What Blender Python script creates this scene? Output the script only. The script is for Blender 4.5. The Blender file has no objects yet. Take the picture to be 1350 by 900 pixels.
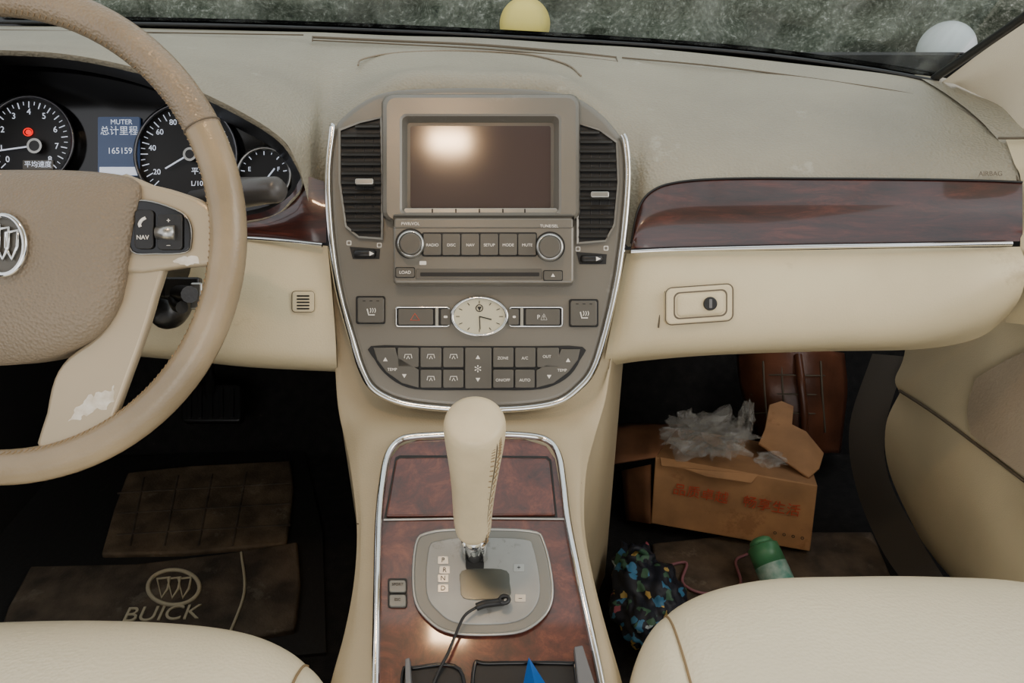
import bpy, bmesh, math, random
from mathutils import Vector, Matrix, noise
random.seed(4)
# ---------------------------------------------------------------- camera calibration
F=1000.0; TH=math.radians(28); CAM=Vector((0,0,.85))
FW=Vector((0,math.cos(TH),-math.sin(TH))); UP=Vector((0,math.sin(TH),math.cos(TH))); RT=Vector((1,0,0))
def ray(px,py): return FW+RT*((px-675)/F)+UP*((450-py)/F)
def V(px,py,t): return CAM+ray(px,py)*t
class Fr:
    """a real flat working plane in the car (point, lean angle)"""
    def __init__(s,P0,a):
        s.P0=P0; s.n=Vector((0,-math.cos(a),math.sin(a))); s.u=Vector((1,0,0)); s.v=Vector((0,math.sin(a),math.cos(a)))
    def P(s,px,py,h=0):
        r=ray(px,py); t=((s.P0+s.n*h)-CAM).dot(s.n)/r.dot(s.n); return CAM+r*t
    def sc(s,px,py):
        r=ray(px,py); return (s.P0-CAM).dot(s.n)/r.dot(s.n)/F
# ---------------------------------------------------------------- materials
def lin(c):
    r=[]
    for x in c:
        x/=255.; r.append(x/12.92 if x<.04045 else ((x+.055)/1.055)**2.4)
    return (*r,1)
def mat(name,c,rough=.5,metal=0,bump=0,bscale=400,var=0,vscale=6,c2=None,coat=0,emit=None,es=0,spec=None,alpha=None,trans=0,voro=False,dirt=None):
    m=bpy.data.materials.new(name); m.use_nodes=True; nt=m.node_tree; b=nt.nodes['Principled BSDF']
    b.inputs['Base Color'].default_value=lin(c); b.inputs['Roughness'].default_value=rough; b.inputs['Metallic'].default_value=metal
    b.inputs['Coat Weight'].default_value=coat; b.inputs['Coat Roughness'].default_value=.08
    b.inputs['Transmission Weight'].default_value=trans
    if alpha is not None: b.inputs['Alpha'].default_value=alpha
    if spec is not None: b.inputs['Specular IOR Level'].default_value=spec
    if emit: b.inputs['Emission Color'].default_value=lin(emit); b.inputs['Emission Strength'].default_value=es
    tc=nt.nodes.new('ShaderNodeTexCoord'); col=None
    if var or c2:
        n=nt.nodes.new('ShaderNodeTexNoise'); n.inputs['Scale'].default_value=vscale; n.inputs['Detail'].default_value=6
        nt.links.new(tc.outputs['Object'],n.inputs['Vector'])
        r=nt.nodes.new('ShaderNodeValToRGB'); 
        r.color_ramp.elements[0].position=.35; r.color_ramp.elements[1].position=.68
        if c2 is None: c2=[max(0,x*(1-var)) for x in c]
        r.color_ramp.elements[0].color=lin(c2); r.color_ramp.elements[1].color=lin(c)
        nt.links.new(n.outputs['Fac'],r.inputs['Fac']); col=r.outputs['Color']
    if dirt:   # small sparse marks: (scale, threshold, colour)
        n=nt.nodes.new('ShaderNodeTexNoise'); n.inputs['Scale'].default_value=dirt[0]; n.inputs['Detail'].default_value=8; n.inputs['Roughness'].default_value=.7
        nt.links.new(tc.outputs['Object'],n.inputs['Vector'])
        mr=nt.nodes.new('ShaderNodeMapRange'); mr.inputs['From Min'].default_value=dirt[1]; mr.inputs['From Max'].default_value=dirt[1]+.06; mr.inputs['To Max'].default_value=dirt[3] if len(dirt)>3 else .6
        nt.links.new(n.outputs['Fac'],mr.inputs['Value'])
        mx=nt.nodes.new('ShaderNodeMix'); mx.data_type='RGBA'; mx.inputs[7].default_value=lin(dirt[2])
        nt.links.new(mr.outputs['Result'],mx.inputs[0])
        if col: nt.links.new(col,mx.inputs[6])
        else: mx.inputs[6].default_value=lin(c)
        col=mx.outputs[2]
    if col: nt.links.new(col,b.inputs['Base Color'])
    if bump:
        if voro: n=nt.nodes.new('ShaderNodeTexVoronoi'); out='Distance'
        else: n=nt.nodes.new('ShaderNodeTexNoise'); n.inputs['Detail'].default_value=3; out='Fac'
        n.inputs['Scale'].default_value=bscale
        nt.links.new(tc.outputs['Object'],n.inputs['Vector'])
        bp=nt.nodes.new('ShaderNodeBump'); bp.inputs['Strength'].default_value=bump; bp.inputs['Distance'].default_value=.002
        nt.links.new(n.outputs[out],bp.inputs['Height']); nt.links.new(bp.outputs['Normal'],b.inputs['Normal'])
    return m
M={}
M['dash']=mat('dash_grain',(158,150,130),.5,bump=.45,bscale=300,var=.09,voro=True,dirt=(14,.62,(184,179,162),.4))
M['cream']=mat('cream_plastic',(214,198,160),.5,bump=.2,bscale=600,var=.08,dirt=(9,.64,(166,147,115),.4))
M['cons']=mat('console_cream',(186,169,136),.52,bump=.2,bscale=600,var=.09,dirt=(12,.6,(140,122,95),.4))
M['leather']=mat('cream_leather',(238,226,194),.34,bump=.2,bscale=300,var=.04,voro=True,dirt=(45,.73,(90,75,60),.7))
M['knob']=mat('knob_leather',(222,204,166),.42,bump=.5,bscale=70,var=.1,vscale=18)
M['rimtan']=mat('rim_leather_tan',(140,124,101),.28,bump=.35,bscale=450,var=.1,vscale=20,voro=True)
M['rimcream']=mat('rim_cream',(156,138,109),.25,bump=.12,bscale=450,var=.14,vscale=14)
M['hub']=mat('hub_taupe',(132,118,98),.48,bump=.45,bscale=420,var=.06,voro=True,dirt=(50,.7,(95,82,68),.6))
M['gap']=mat('seam_brown',(95,84,68),.7)  # flat brown for seams, slots and small dark print
M['spoke']=mat('spoke_satin',(180,164,136),.32,metal=.2,var=.06,dirt=(16,.64,(205,198,182),.6))
M['stack']=mat('stack_grey',(122,117,107),.34,metal=.35,bump=.06,bscale=700,var=.05,dirt=(20,.62,(150,147,136),.35))
M['stack2']=mat('stack_button',(97,93,85),.4,metal=.3,var=.05,vscale=30)
M['dark']=mat('dark_gap',(14,13,12),.5)
M['black']=mat('black_plastic',(26,25,24),.38,bump=.1)
M['slat']=mat('vent_slat',(46,43,39),.42)
M['gloss']=mat('gloss_black',(12,12,13),.12)
M['chrome']=mat('chrome',(225,225,222),.1,metal=1)
M['satin']=mat('satin_silver',(175,174,168),.3,metal=.9,var=.06,vscale=40)
M['bez']=mat('dial_bezel_silver',(110,110,112),.3,metal=.9)
M['gate']=mat('gate_silver',(160,160,155),.5,metal=.6,var=.1,vscale=20,dirt=(30,.58,(110,108,102),.5))
M['gateg']=mat('gate_surround_grey',(122,120,112),.45,metal=.4)
M['gwin']=mat('gate_window_smoke',(84,86,80),.2,metal=.6)
M['worn']=mat('worn_metal',(232,226,214),.45,c2=(196,184,160),vscale=90)
M['screen']=mat('screen_glass',(64,50,47),.12,spec=.9)
M['white']=mat('print_white',(222,216,204),.5,emit=(215,210,200),es=.15)
M['glow']=mat('gauge_white',(225,230,238),.5,emit=(215,225,245),es=.6)
M['red']=mat('tell_tale_red',(230,30,20),.5,emit=(255,20,15),es=1.2)
M['lcd']=mat('lcd_blue',(60,75,100),.3,emit=(60,80,120),es=.35)
M['clock']=mat('clock_face',(200,192,164),.4)
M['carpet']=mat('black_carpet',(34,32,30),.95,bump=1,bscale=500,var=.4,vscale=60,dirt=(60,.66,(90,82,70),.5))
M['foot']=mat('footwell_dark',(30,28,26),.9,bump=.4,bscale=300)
M['matb']=mat('brown_mat',(126,106,82),.8,bump=.6,bscale=250,var=.35,vscale=25,dirt=(18,.6,(156,142,120),.4))
M['matd']=mat('brown_mat_dark',(108,93,76),.8,bump=.6,bscale=250,var=.4,vscale=25,dirt=(18,.6,(134,124,106),.4))
M['matback']=mat('mat_rubber',(32,30,28),.7,bump=.5,bscale=120,dirt=(50,.64,(80,72,62),.5))
M['matline']=mat('mat_print',(205,192,160),.8)
M['card']=mat('cardboard',(202,152,106),.8,bump=.2,bscale=80,var=.18,vscale=15,dirt=(12,.58,(150,102,68),.5))
M['card2']=mat('cardboard_dark',(156,106,72),.8,bump=.2,bscale=80,var=.25,vscale=15)
M['redp']=mat('red_print',(205,84,58),.7)
M['green']=mat('green_can',(84,150,104),.35,var=.15,vscale=30)
M['label']=mat('can_label',(200,220,208),.35,c2=(100,165,145),vscale=60)
M['plastic']=mat('clear_plastic_bag',(205,202,194),.1,alpha=.17,bump=.9,bscale=50,spec=1)
M['brownbag']=mat('brown_leather_bag',(118,72,50),.34,bump=.4,bscale=60,var=.35,vscale=12)
M['pink']=mat('pink_cord',(150,100,108),.6)
M['blue']=mat('blue_plastic',(20,95,175),.4)
M['grey']=mat('grey_plastic',(100,100,100),.45)
M['pillar']=mat('pillar_fabric',(218,204,178),.8,bump=.3,bscale=700)
M['stitch']=mat('stitch_thread',(140,118,86),.8)
M['stalk']=mat('stalk_grey',(70,67,64),.36)
M['rubber']=mat('grey_seal',(84,78,70),.7,bump=.3)
M['insert']=mat('door_insert',(170,153,128),.6,bump=.4,bscale=300,var=.1)
M['liner']=mat('headliner_fabric',(205,196,176),.9,bump=.3,bscale=500)
def wood(name,c0,c1,c2,sc,rot=0):
    m=bpy.data.materials.new(name); m.use_nodes=True; nt=m.node_tree; b=nt.nodes['Principled BSDF']
    tc=nt.nodes.new('ShaderNodeTexCoord'); mp=nt.nodes.new('ShaderNodeMapping'); mp.inputs['Scale'].default_value=sc; mp.inputs['Rotation'].default_value=(0,rot,0)
    n1=nt.nodes.new('ShaderNodeTexNoise'); n1.inputs['Scale'].default_value=34; n1.inputs['Detail'].default_value=12; n1.inputs['Distortion'].default_value=.5; n1.inputs['Roughness'].default_value=.78
    r=nt.nodes.new('ShaderNodeValToRGB'); e=r.color_ramp.elements
    e[0].position=.34; e[0].color=lin(c0); e[1].position=.68; e[1].color=lin(c2)
    k=e.new(.52); k.color=lin(c1)
    nt.links.new(tc.outputs['Object'],mp.inputs['Vector']); nt.links.new(mp.outputs['Vector'],n1.inputs['Vector'])
    nt.links.new(n1.outputs['Fac'],r.inputs['Fac']); nt.links.new(r.outputs['Color'],b.inputs['Base Color'])
    b.inputs['Roughness'].default_value=.35; b.inputs['Coat Weight'].default_value=.8; b.inputs['Coat Roughness'].default_value=.07
    return m
M['wood']=wood('burl_wood',(40,14,8),(84,36,22),(124,64,42),(1,1,1.6))
M['woodd']=wood('burl_wood_dark',(20,7,5),(54,21,14),(88,40,28),(.35,1,2.6),.35)
def floral():
    m=bpy.data.materials.new('floral_fabric'); m.use_nodes=True; nt=m.node_tree; b=nt.nodes['Principled BSDF']
    tc=nt.nodes.new('ShaderNodeTexCoord'); v=nt.nodes.new('ShaderNodeTexVoronoi'); v.inputs['Scale'].default_value=100
    r=nt.nodes.new('ShaderNodeValToRGB'); r.color_ramp.interpolation='CONSTANT'; e=r.color_ramp.elements
    e[0].color=lin((22,26,38)); e[1].position=.55; e[1].color=lin((58,116,152))
    for p,c in ((.62,(60,96,74)),(.69,(186,160,92)),(.72,(22,26,38)),(.86,(170,186,190)),(.89,(160,84,96)),(.92,(26,30,44))):
        k=e.new(p); k.color=lin(c)
    nz=nt.nodes.new('ShaderNodeTexNoise'); nz.inputs['Scale'].default_value=60; mx=nt.nodes.new('ShaderNodeMix'); mx.data_type='RGBA'; mx.inputs[0].default_value=.012
    nt.links.new(tc.outputs['Object'],nz.inputs['Vector']); nt.links.new(tc.outputs['Object'],mx.inputs[6]); nt.links.new(nz.outputs['Color'],mx.inputs[7])
    nt.links.new(mx.outputs[2],v.inputs['Vector']); nt.links.new(v.outputs['Color'],r.inputs['Fac']); nt.links.new(r.outputs['Color'],b.inputs['Base Color'])
    b.inputs['Roughness'].default_value=.6; return m
M['floral']=floral()
def leaves(name,cols,scale):
    m=bpy.data.materials.new(name); m.use_nodes=True; nt=m.node_tree; b=nt.nodes['Principled BSDF']
    tc=nt.nodes.new('ShaderNodeTexCoord'); n=nt.nodes.new('ShaderNodeTexNoise'); n.inputs['Scale'].default_value=scale; n.inputs['Detail'].default_value=12; n.inputs['Roughness'].default_value=.85
    r=nt.nodes.new('ShaderNodeValToRGB'); e=r.color_ramp.elements
    e[0].position=.38; e[0].color=lin(cols[0]); e[1].position=.64; e[1].color=lin(cols[-1])
    for i,c in enumerate(cols[1:-1]):
        k=e.new(.38+.26*(i+1)/(len(cols)-1)); k.color=lin(c)
    nt.links.new(tc.outputs['Object'],n.inputs['Vector']); nt.links.new(n.outputs['Fac'],r.inputs['Fac']); nt.links.new(r.outputs['Color'],b.inputs['Base Color'])
    b.inputs['Roughness'].default_value=.9; return m
M['hedge']=leaves('hedge_leaves',[(28,34,24),(70,76,60),(104,106,92),(200,200,188)],26)
M['ground']=leaves('ground_grass',[(40,45,34),(70,76,58),(110,108,94)],8)
def glassmat():
    m=bpy.data.materials.new('windshield_glass'); m.use_nodes=True; nt=m.node_tree; nt.nodes.clear()
    o=nt.nodes.new('ShaderNodeOutputMaterial'); t=nt.nodes.new('ShaderNodeBsdfTransparent'); t.inputs[0].default_value=(.85,.93,.92,1)
    g=nt.nodes.new('ShaderNodeBsdfGlossy'); g.inputs['Roughness'].default_value=.02
    d=nt.nodes.new('ShaderNodeBsdfDiffuse'); d.inputs[0].default_value=(.5,.55,.52,1)
    m1=nt.nodes.new('ShaderNodeMixShader'); m1.inputs[0].default_value=.07
    m2=nt.nodes.new('ShaderNodeMixShader')
    tc=nt.nodes.new('ShaderNodeTexCoord'); mp=nt.nodes.new('ShaderNodeMapping'); mp.inputs['Scale'].default_value=(16,3,3)
    n=nt.nodes.new('ShaderNodeTexNoise'); n.inputs['Scale'].default_value=2; n.inputs['Detail'].default_value=7
    r=nt.nodes.new('ShaderNodeMapRange'); r.inputs['From Min'].default_value=.45; r.inputs['From Max'].default_value=.75; r.inputs['To Min'].default_value=.03; r.inputs['To Max'].default_value=.4
    L=nt.links.new
    L(tc.outputs['Object'],mp.inputs['Vector']); L(mp.outputs['Vector'],n.inputs['Vector']); L(n.outputs['Fac'],r.inputs['Value']); L(r.outputs['Result'],m2.inputs[0])
    L(t.outputs[0],m1.inputs[1]); L(g.outputs[0],m1.inputs[2]); L(m1.outputs[0],m2.inputs[1]); L(d.outputs[0],m2.inputs[2]); L(m2.outputs[0],o.inputs[0])
    return m
M['glass']=glassmat()
# ---------------------------------------------------------------- mesh helpers
CUR=None
def group(name,loc=(0,0,0)):
    global CUR
    e=bpy.data.objects.new(name,None); e.empty_display_size=.05; bpy.context.scene.collection.objects.link(e); CUR=e; return e
def link(o,m):
    bpy.context.scene.collection.objects.link(o)
    if m: o.data.materials.append(M[m] if isinstance(m,str) else m)
    if CUR: o.parent=CUR
    return o
def mk(name,vs,fs,m,smooth=False,bevel=0,seg=3,subs=0,solid=0):
    me=bpy.data.meshes.new(name); me.from_pydata([tuple(v) for v in vs],[],fs)
    bm=bmesh.new(); bm.from_mesh(me); bmesh.ops.recalc_face_normals(bm,faces=bm.faces); bm.to_mesh(me); bm.free()
    o=link(bpy.data.objects.new(name,me),m)
    if smooth or bevel:
        for p in me.polygons: p.use_smooth=True
        if bevel and not smooth: me.set_sharp_from_angle(angle=math.radians(50))
    if solid:
        q=o.modifiers.new('s','SOLIDIFY'); q.thickness=solid; q.offset=0
    if bevel:
        q=o.modifiers.new('b','BEVEL'); q.width=bevel; q.segments=seg; q.limit_method='ANGLE'; q.angle_limit=math.radians(40)
    if subs:
        q=o.modifiers.new('u','SUBSURF'); q.levels=subs; q.render_levels=subs
    return o
def cr(pts,k=6,closed=False):
    pts=[Vector(p) for p in pts]; n=len(pts); out=[]
    def g(i):
        if closed: return pts[i%n]
        if i<0: return pts[0]*2-pts[1]
        if i>=n: return pts[-1]*2-pts[-2]
        return pts[i]
    for i in range(n if closed else n-1):
        a,b,c,d=g(i-1),g(i),g(i+1),g(i+2)
        for j in range(k):
            t=j/k; out.append(.5*((2*b)+(c-a)*t+(2*a-5*b+4*c-d)*t*t+(3*b-a-3*c+d)*t**3))
    if not closed: out.append(pts[-1].copy())
    return out
def V3(p): return V(*p) if not isinstance(p,Vector) else p
def surf(name,cols,m,ku=6,kv=6,solid=0,bevel=0):
    cols=[[V3(p) for p in c] for c in cols]
    cols=[cr(c,kv) for c in cols]; nv=len(cols[0]); rows=[cr([c[j] for c in cols],ku) for j in range(nv)]
    nu=len(rows[0]); vs=[p for r in rows for p in r]
    fs=[(j*nu+i,j*nu+i+1,(j+1)*nu+i+1,(j+1)*nu+i) for j in range(nv-1) for i in range(nu-1)]
    return mk(name,vs,fs,m,smooth=True,solid=solid)
def rr(x0,y0,x1,y1,r=4,k=4):
    o=[]
    for cx,cy,a in ((x1-r,y0+r,-90),(x1-r,y1-r,0),(x0+r,y1-r,90),(x0+r,y0+r,180)):
        for i in range(k+1):
            t=math.radians(a+90*i/k); o.append((cx+r*math.cos(t),cy+r*math.sin(t)))
    return o
def ell(cx,cy,rx,ry,n=40): return [(cx+rx*math.cos(2*math.pi*i/n),cy+ry*math.sin(2*math.pi*i/n)) for i in range(n)]
def smooth2(pts,k=5): return [(p.x,p.y) for p in cr([Vector((a,b,0)) for a,b in pts],k,True)]
def slab(name,pts,fr,h0,h1,m,bevel=0,seg=3):
    n=len(pts); top=[fr.P(x,y,h1) for x,y in pts]; bot=[p-fr.n*(h1-h0) for p in top]
    fs=[tuple(range(n)),tuple(range(n,2*n))[::-1]]+[(i,(i+1)%n,n+(i+1)%n,n+i) for i in range(n)]
    return mk(name,top+bot,fs,m,bevel=bevel,seg=seg)
def rings(name,L,m,close_last=False,smooth=False,cyc=True):
    n=len(L[0]); vs=[p for l in L for p in l]; fs=[]
    for k in range(len(L)-1):
        for i in range(n if cyc else n-1): fs.append((k*n+i,k*n+(i+1)%n,(k+1)*n+(i+1)%n,(k+1)*n+i))
    if close_last: fs.append(tuple(range((len(L)-1)*n,len(L)*n)))
    return mk(name,vs,fs,m,smooth=smooth)
def sides(pts,fr,h): return [fr.P(x,y,h) for x,y in pts]
def dome(name,pts,fr,h0,H,m,pw=3,drop=.01):
    cx=sum(p[0] for p in pts)/len(pts); cy=sum(p[1] for p in pts)/len(pts)
    L=[[fr.P(x,y,h0)-fr.n*drop for x,y in pts]]
    for s in (1,.99,.97,.94,.9,.84,.76,.66,.5,.3,.1):
        L.append([fr.P(cx+(x-cx)*s,cy+(y-cy)*s,h0+H*(1-s**pw)**.6) for x,y in pts])
    return rings(name,L,m,True,True)
def tube(name,pts,r,m,closed=False,k=6,smooth=True,res=4):
    pts=[V3(p) for p in pts]
    if smooth: pts=cr(pts,k,closed)
    cu=bpy.data.curves.new(name,'CURVE'); cu.dimensions='3D'; cu.bevel_depth=r; cu.bevel_resolution=res; cu.use_fill_caps=True
    s=cu.splines.new('POLY'); s.points.add(len(pts)-1)
    for i,p in enumerate(pts): s.points[i].co=(*p,1)
    s.use_cyclic_u=closed; s.use_smooth=True
    return link(bpy.data.objects.new(name,cu),m)
def ftube(name,pts,fr,h,r,m,**k): return tube(name,[fr.P(x,y,h) for x,y in pts],r,m,**k)
def txt(s,fr,px,py,size,h,m,name='lettering',ext=.0002,rot=0):
    cu=bpy.data.curves.new(name,'FONT'); cu.body=s; cu.size=size*fr.sc(px,py); cu.align_x='CENTER'; cu.align_y='CENTER'; cu.extrude=ext
    o=link(bpy.data.objects.new(name,cu),m)
    R=Matrix((fr.u,fr.v,fr.n)).transposed().to_4x4() @ Matrix.Rotation(rot,4,'Z')
    o.matrix_world=Matrix.Translation(fr.P(px,py,h)) @ R
    return o
def sweep(name,st,m,n=20,flat=1,updir=None,subs=0):
    L=[]
    for i,(c,a,b) in enumerate(st):
        d=(st[min(i+1,len(st)-1)][0]-st[max(i-1,0)][0]).normalized()
        s=d.cross(Vector((0,1,0))); 
        if s.length<.1: s=d.cross(Vector((0,0,1)))
        s.normalize(); w=s.cross(d).normalized()
        L.append([c+s*(a*math.cos(2*math.pi*k/n))+w*(b*math.sin(2*math.pi*k/n)) for k in range(n)])
    vs=[p for l in L for p in l]; fs=[(k*n+i,k*n+(i+1)%n,(k+1)*n+(i+1)%n,(k+1)*n+i) for k in range(len(L)-1) for i in range(n)]
    fs+= [tuple(range(n)),tuple(range((len(L)-1)*n,len(L)*n))]
    return mk(name,vs,fs,m,smooth=True,subs=subs)
def boxw(name,x0,x1,y0,y1,z0,z1,m,bevel=0):
    vs=[(x,y,z) for x in(x0,x1) for y in(y0,y1) for z in(z0,z1)]
    fs=[(0,1,3,2),(4,6,7,5),(0,4,5,1),(2,3,7,6),(0,2,6,4),(1,5,7,3)]
    return mk(name,vs,fs,m,bevel=bevel)
def crumple(name,c,sx,sy,sz,m,amp=.3,fq=3,seed=0,sub=4,kz=0,flat=False):
    bm=bmesh.new(); bmesh.ops.create_icosphere(bm,subdivisions=sub,radius=1)
    for v in bm.verts:
        d=noise.noise(v.co*fq+Vector((seed,0,0)))*amp+noise.noise(v.co*fq*2.7+Vector((seed,5,0)))*amp*.5
        p=v.co*(1+d); v.co=Vector((p.x*sx,p.y*sy,p.z*sz))+c
    me=bpy.data.meshes.new(name); bm.to_mesh(me); bm.free()
    for p in me.polygons: p.use_smooth=not flat
    return link(bpy.data.objects.new(name,me),m)
def ragged(pts,amp,seed=0,k=6):
    out=[]
    for i,(x,y) in enumerate(smooth2(pts,k)):
        out.append((x+noise.noise(Vector((x*.15,y*.15,seed)))*amp*2,y+noise.noise(Vector((x*.15,y*.15,seed+9)))*amp*2))
    return out
# working planes
ST=Fr(V(632,325,.84),math.radians(32))
a0=V(630,575,.80); a1=V(630,900,.64); dv=(a0-a1).normalized()
CN=Fr(a0,math.atan2(dv.y,dv.z))
CL=Fr(V(200,200,.92),math.radians(24))
WH=Fr(V(-8,308,.60),math.radians(27))
FL=Fr(Vector((0,0,0.0)),math.radians(90))
# ================================================================= DASHBOARD
group('dashboard')
cols=[
 [(-120,32,1.18),(-120,45,1.02),(-120,55,.9),(-120,62,.82),(-120,68,.79)],
 [(0,34,1.18),(0,46,1.02),(0,55,.9),(0,60,.82),(0,66,.79)],
 [(100,35,1.17),(100,48,1.02),(100,57,.91),(100,64,.83),(100,73,.79)],
 [(190,37,1.17),(195,52,1.02),(200,66,.92),(205,80,.84),(205,97,.79)],
 [(270,39,1.17),(280,60,1.02),(290,85,.92),(298,112,.84),(300,138,.79)],
 [(340,41,1.16),(350,65,1.02),(362,100,.93),(370,140,.86),(366,178,.80)],
 [(390,42,1.16),(400,72,1.02),(408,115,.94),(408,165,.87),(392,215,.82)],
 [(430,43,1.15),(440,75,1.03),(440,120,.96),(434,180,.90),(430,300,.865)],
 [(520,47,1.15),(520,68,1.05),(520,90,.97),(520,110,.905),(520,200,.92)],
 [(630,50,1.14),(630,70,1.05),(630,88,.975),(630,106,.905),(630,200,.92)],
 [(740,57,1.13),(740,76,1.04),(740,94,.965),(742,114,.905),(740,200,.92)],
 [(830,62,1.12),(828,90,1.02),(828,125,.95),(826,185,.895),(828,325,.868)],
 [(880,66,1.115),(872,98,1.02),(868,140,.94),(862,190,.885),(850,262,.856)],
 [(950,73,1.10),(945,105,1.02),(940,145,.94),(932,195,.875),(915,240,.85)],
 [(1050,84,1.08),(1060,112,1.0),(1065,150,.93),(1068,195,.87),(1070,235,.845)],
 [(1150,95,1.06),(1170,122,.99),(1185,155,.92),(1195,195,.865),(1200,236,.84)],
 [(1210,104,1.04),(1245,132,.97),(1275,160,.91),(1295,195,.86),(1300,238,.83)],
 [(1240,110,1.03),(1285,138,.96),(1315,165,.90),(1335,200,.85),(1345,240,.825)]]
surf('dash_top',cols,'dash',5,8)
surf('dash_end_cap',[[(1205,98,1.05),(1245,122,.985),(1280,148,.925),(1305,172,.88),(1330,205,.857),(1340,250,.84)],
                     [(1252,104,1.03),(1290,124,.97),(1320,146,.91),(1342,172,.865),(1362,205,.84),(1366,250,.82)],
                     [(1300,118,1.0),(1350,135,.93),(1390,150,.87),(1410,172,.83),(1420,210,.81),(1425,250,.79)]],'dash',5,5)
surf('dash_right_end',[[(1326,184,.862),(1337,215,.835),(1346,240,.826),(1345,325,.814),(1340,370,.83),(1325,425,.87)],[(1370,180,.84),(1380,215,.81),(1385,240,.80),(1385,325,.79),(1385,370,.79),(1380,430,.82)],[(1440,180,.82),(1440,215,.8),(1440,240,.79),(1440,325,.78),(1440,370,.77),(1440,430,.78)]],'cream',4,4)
tube('end_cap_gap',[(1316,182,.862),(1345,182,.845),(1385,180,.83)],.0014,'gap')
tube('defroster_slot',[(412,49,1.09),(520,54,1.09),(630,59,1.08),(740,68,1.07),(812,76,1.06)],.0018,'gap')
tube('defroster_slot',[(412,53,1.075),(520,58,1.075),(630,64,1.065),(740,73,1.055),(812,81,1.045)],.001,'gap')
tube('defroster_slot_end',[(412,48,1.092),(412,54,1.072)],.001,'gap'); tube('defroster_slot_end',[(812,75,1.062),(814,82,1.042)],.001,'gap')
tube('dash_seam',[(-100,38,1.1),(150,42,1.1),(400,46,1.1)],.001,'gap')
tube('dash_seam',[(820,76,1.055),(950,88,1.05),(1130,112,1.01),(1235,132,.975),(1290,160,.91),(1325,200,.86),(1342,238,.826)],.0011,'gap')
tube('sensor_cover_seam',[(472,86,.99),(478,78,1.01),(520,70,1.042),(600,67,1.058),(690,71,1.045),(745,84,1.0),(766,100,.96)],.0012,'hub')
wt=[(832,322,.853),(842,275,.851),(862,251,.85),(900,240,.848),(970,236,.845),(1070,236,.84),(1200,237,.833),(1300,239,.825),(1348,241,.82)]
wb=[(832,328,.85),(842,327,.848),(862,326,.846),(900,325,.844),(970,323,.84),(1070,321,.835),(1200,319,.828),(1300,318,.82),(1348,318,.815)]
surf('wood_trim_right',[[a,((a[0]+b[0])/2,(a[1]+b[1])/2,(a[2]+b[2])/2-.008),b] for a,b in zip(wt,wb)],'woodd',6,6)
tube('chrome_strip_right',[(832,332,.845),(900,329,.838),(1070,325,.828),(1200,323,.82),(1334,321,.81)],.0026,'chrome')
tube('wood_edge_gap',[(x,y-1,t-.001) for x,y,t in wt],.0012,'dark')  # thin dark line along the upper edge of the wood trim
surf('glovebox_panel',[
 [(826,334,.865),(818,370,.855),(808,420,.852),(798,470,.858),(796,484,.90)],
 [(860,333,.85),(855,370,.835),(850,420,.83),(845,465,.845),(843,476,.90)],
 [(950,331,.845),(948,370,.825),(945,420,.82),(940,460,.84),(940,468,.9)],
 [(1080,329,.84),(1080,370,.82),(1080,420,.815),(1082,455,.835),(1085,463,.9)],
 [(1200,327,.83),(1202,370,.81),(1205,415,.805),(1210,448,.825),(1215,460,.88)],
 [(1300,326,.82),(1305,355,.80),(1305,385,.80),(1300,420,.82),(1290,445,.87)],
 [(1345,325,.815),(1352,345,.80),(1352,365,.80),(1345,392,.815),(1330,415,.86)]],'cream',6,6)
GB=Fr(V(922,400,.816),math.radians(30))
def slant(pts,k=-.07): return [(x,y+(x-922)*k) for x,y in pts]
plate=slant(rr(878,377,966,425,8,5)); hd=slant(rr(892,386,955,416,7,5))
slab('glovebox_latch_plate',plate,GB,-.012,.0015,'cream',.002,4)
ftube('latch_gap',plate,GB,-.0005,.0010,'gap',closed=True,k=1)
rings('latch_recess',[sides(slant(rr(888,383,959,419,8,5)),GB,.0017),sides(slant(rr(890,385,957,417,7,5)),GB,.0017)],'gap')
dome('latch_handle',hd,GB,.0018,.0035,'cream',4,.001)
slab('key_lock',ell(937,400,9,9),GB,-.002,.0085,'black',.001); slab('key_slot',rr(935,394,939,406,1),GB,.0085,.009,'grey')
tube('glovebox_seam',[(868,432,.8265),(871,405,.8275),(877,384,.8285)],.0009,'gap')
txt('AIRBAG',Fr(V(1306,229,.83),math.radians(32)),1306,229,9,.003,'gap',name='airbag_mark')
lt=[(250,288,.87),(330,283,.86),(362,272,.853),(385,255,.848),(400,233,.845),(430,240,.85)]
lb=[(250,308,.865),(328,311,.855),(362,313,.85),(385,315,.847),(405,318,.845),(430,320,.846)]
surf('wood_trim_left',[[a,((a[0]+b[0])/2,(a[1]+b[1])/2,(a[2]+b[2])/2-.006),b] for a,b in zip(lt,lb)],'woodd',5,5)
tube('chrome_strip_left',[(250,312,.86),(328,314,.85),(380,318,.843),(425,323,.84)],.0026,'chrome')
surf('lower_panel_left',[
 [(-150,320,.90),(-150,380,.89),(-150,430,.89),(-150,455,.90),(-150,460,.97)],
 [(100,322,.88),(100,380,.87),(100,430,.87),(100,460,.88),(100,465,.95)],
 [(230,318,.86),(230,380,.845),(230,430,.845),(230,468,.86),(230,474,.94)],
 [(330,317,.852),(330,380,.83),(330,440,.83),(330,478,.85),(330,484,.93)],
 [(432,324,.85),(438,390,.842),(442,440,.842),(444,484,.855),(446,490,.93)]],'cream',5,5)
SG=Fr(V(400,397,.832),math.radians(30))
slab('sensor_grille_frame',rr(385,384,414,411,4),SG,-.004,.002,'cream',.001)
ftube('sensor_grille_gap',rr(385,384,414,411,4),SG,.0008,.0006,'gap',closed=True,k=1)
for i in range(5): slab('sensor_grille_slot',rr(391,389+i*4.2,408,391+i*4.2,.8,2),SG,.0018,.0024,'dark')
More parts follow.
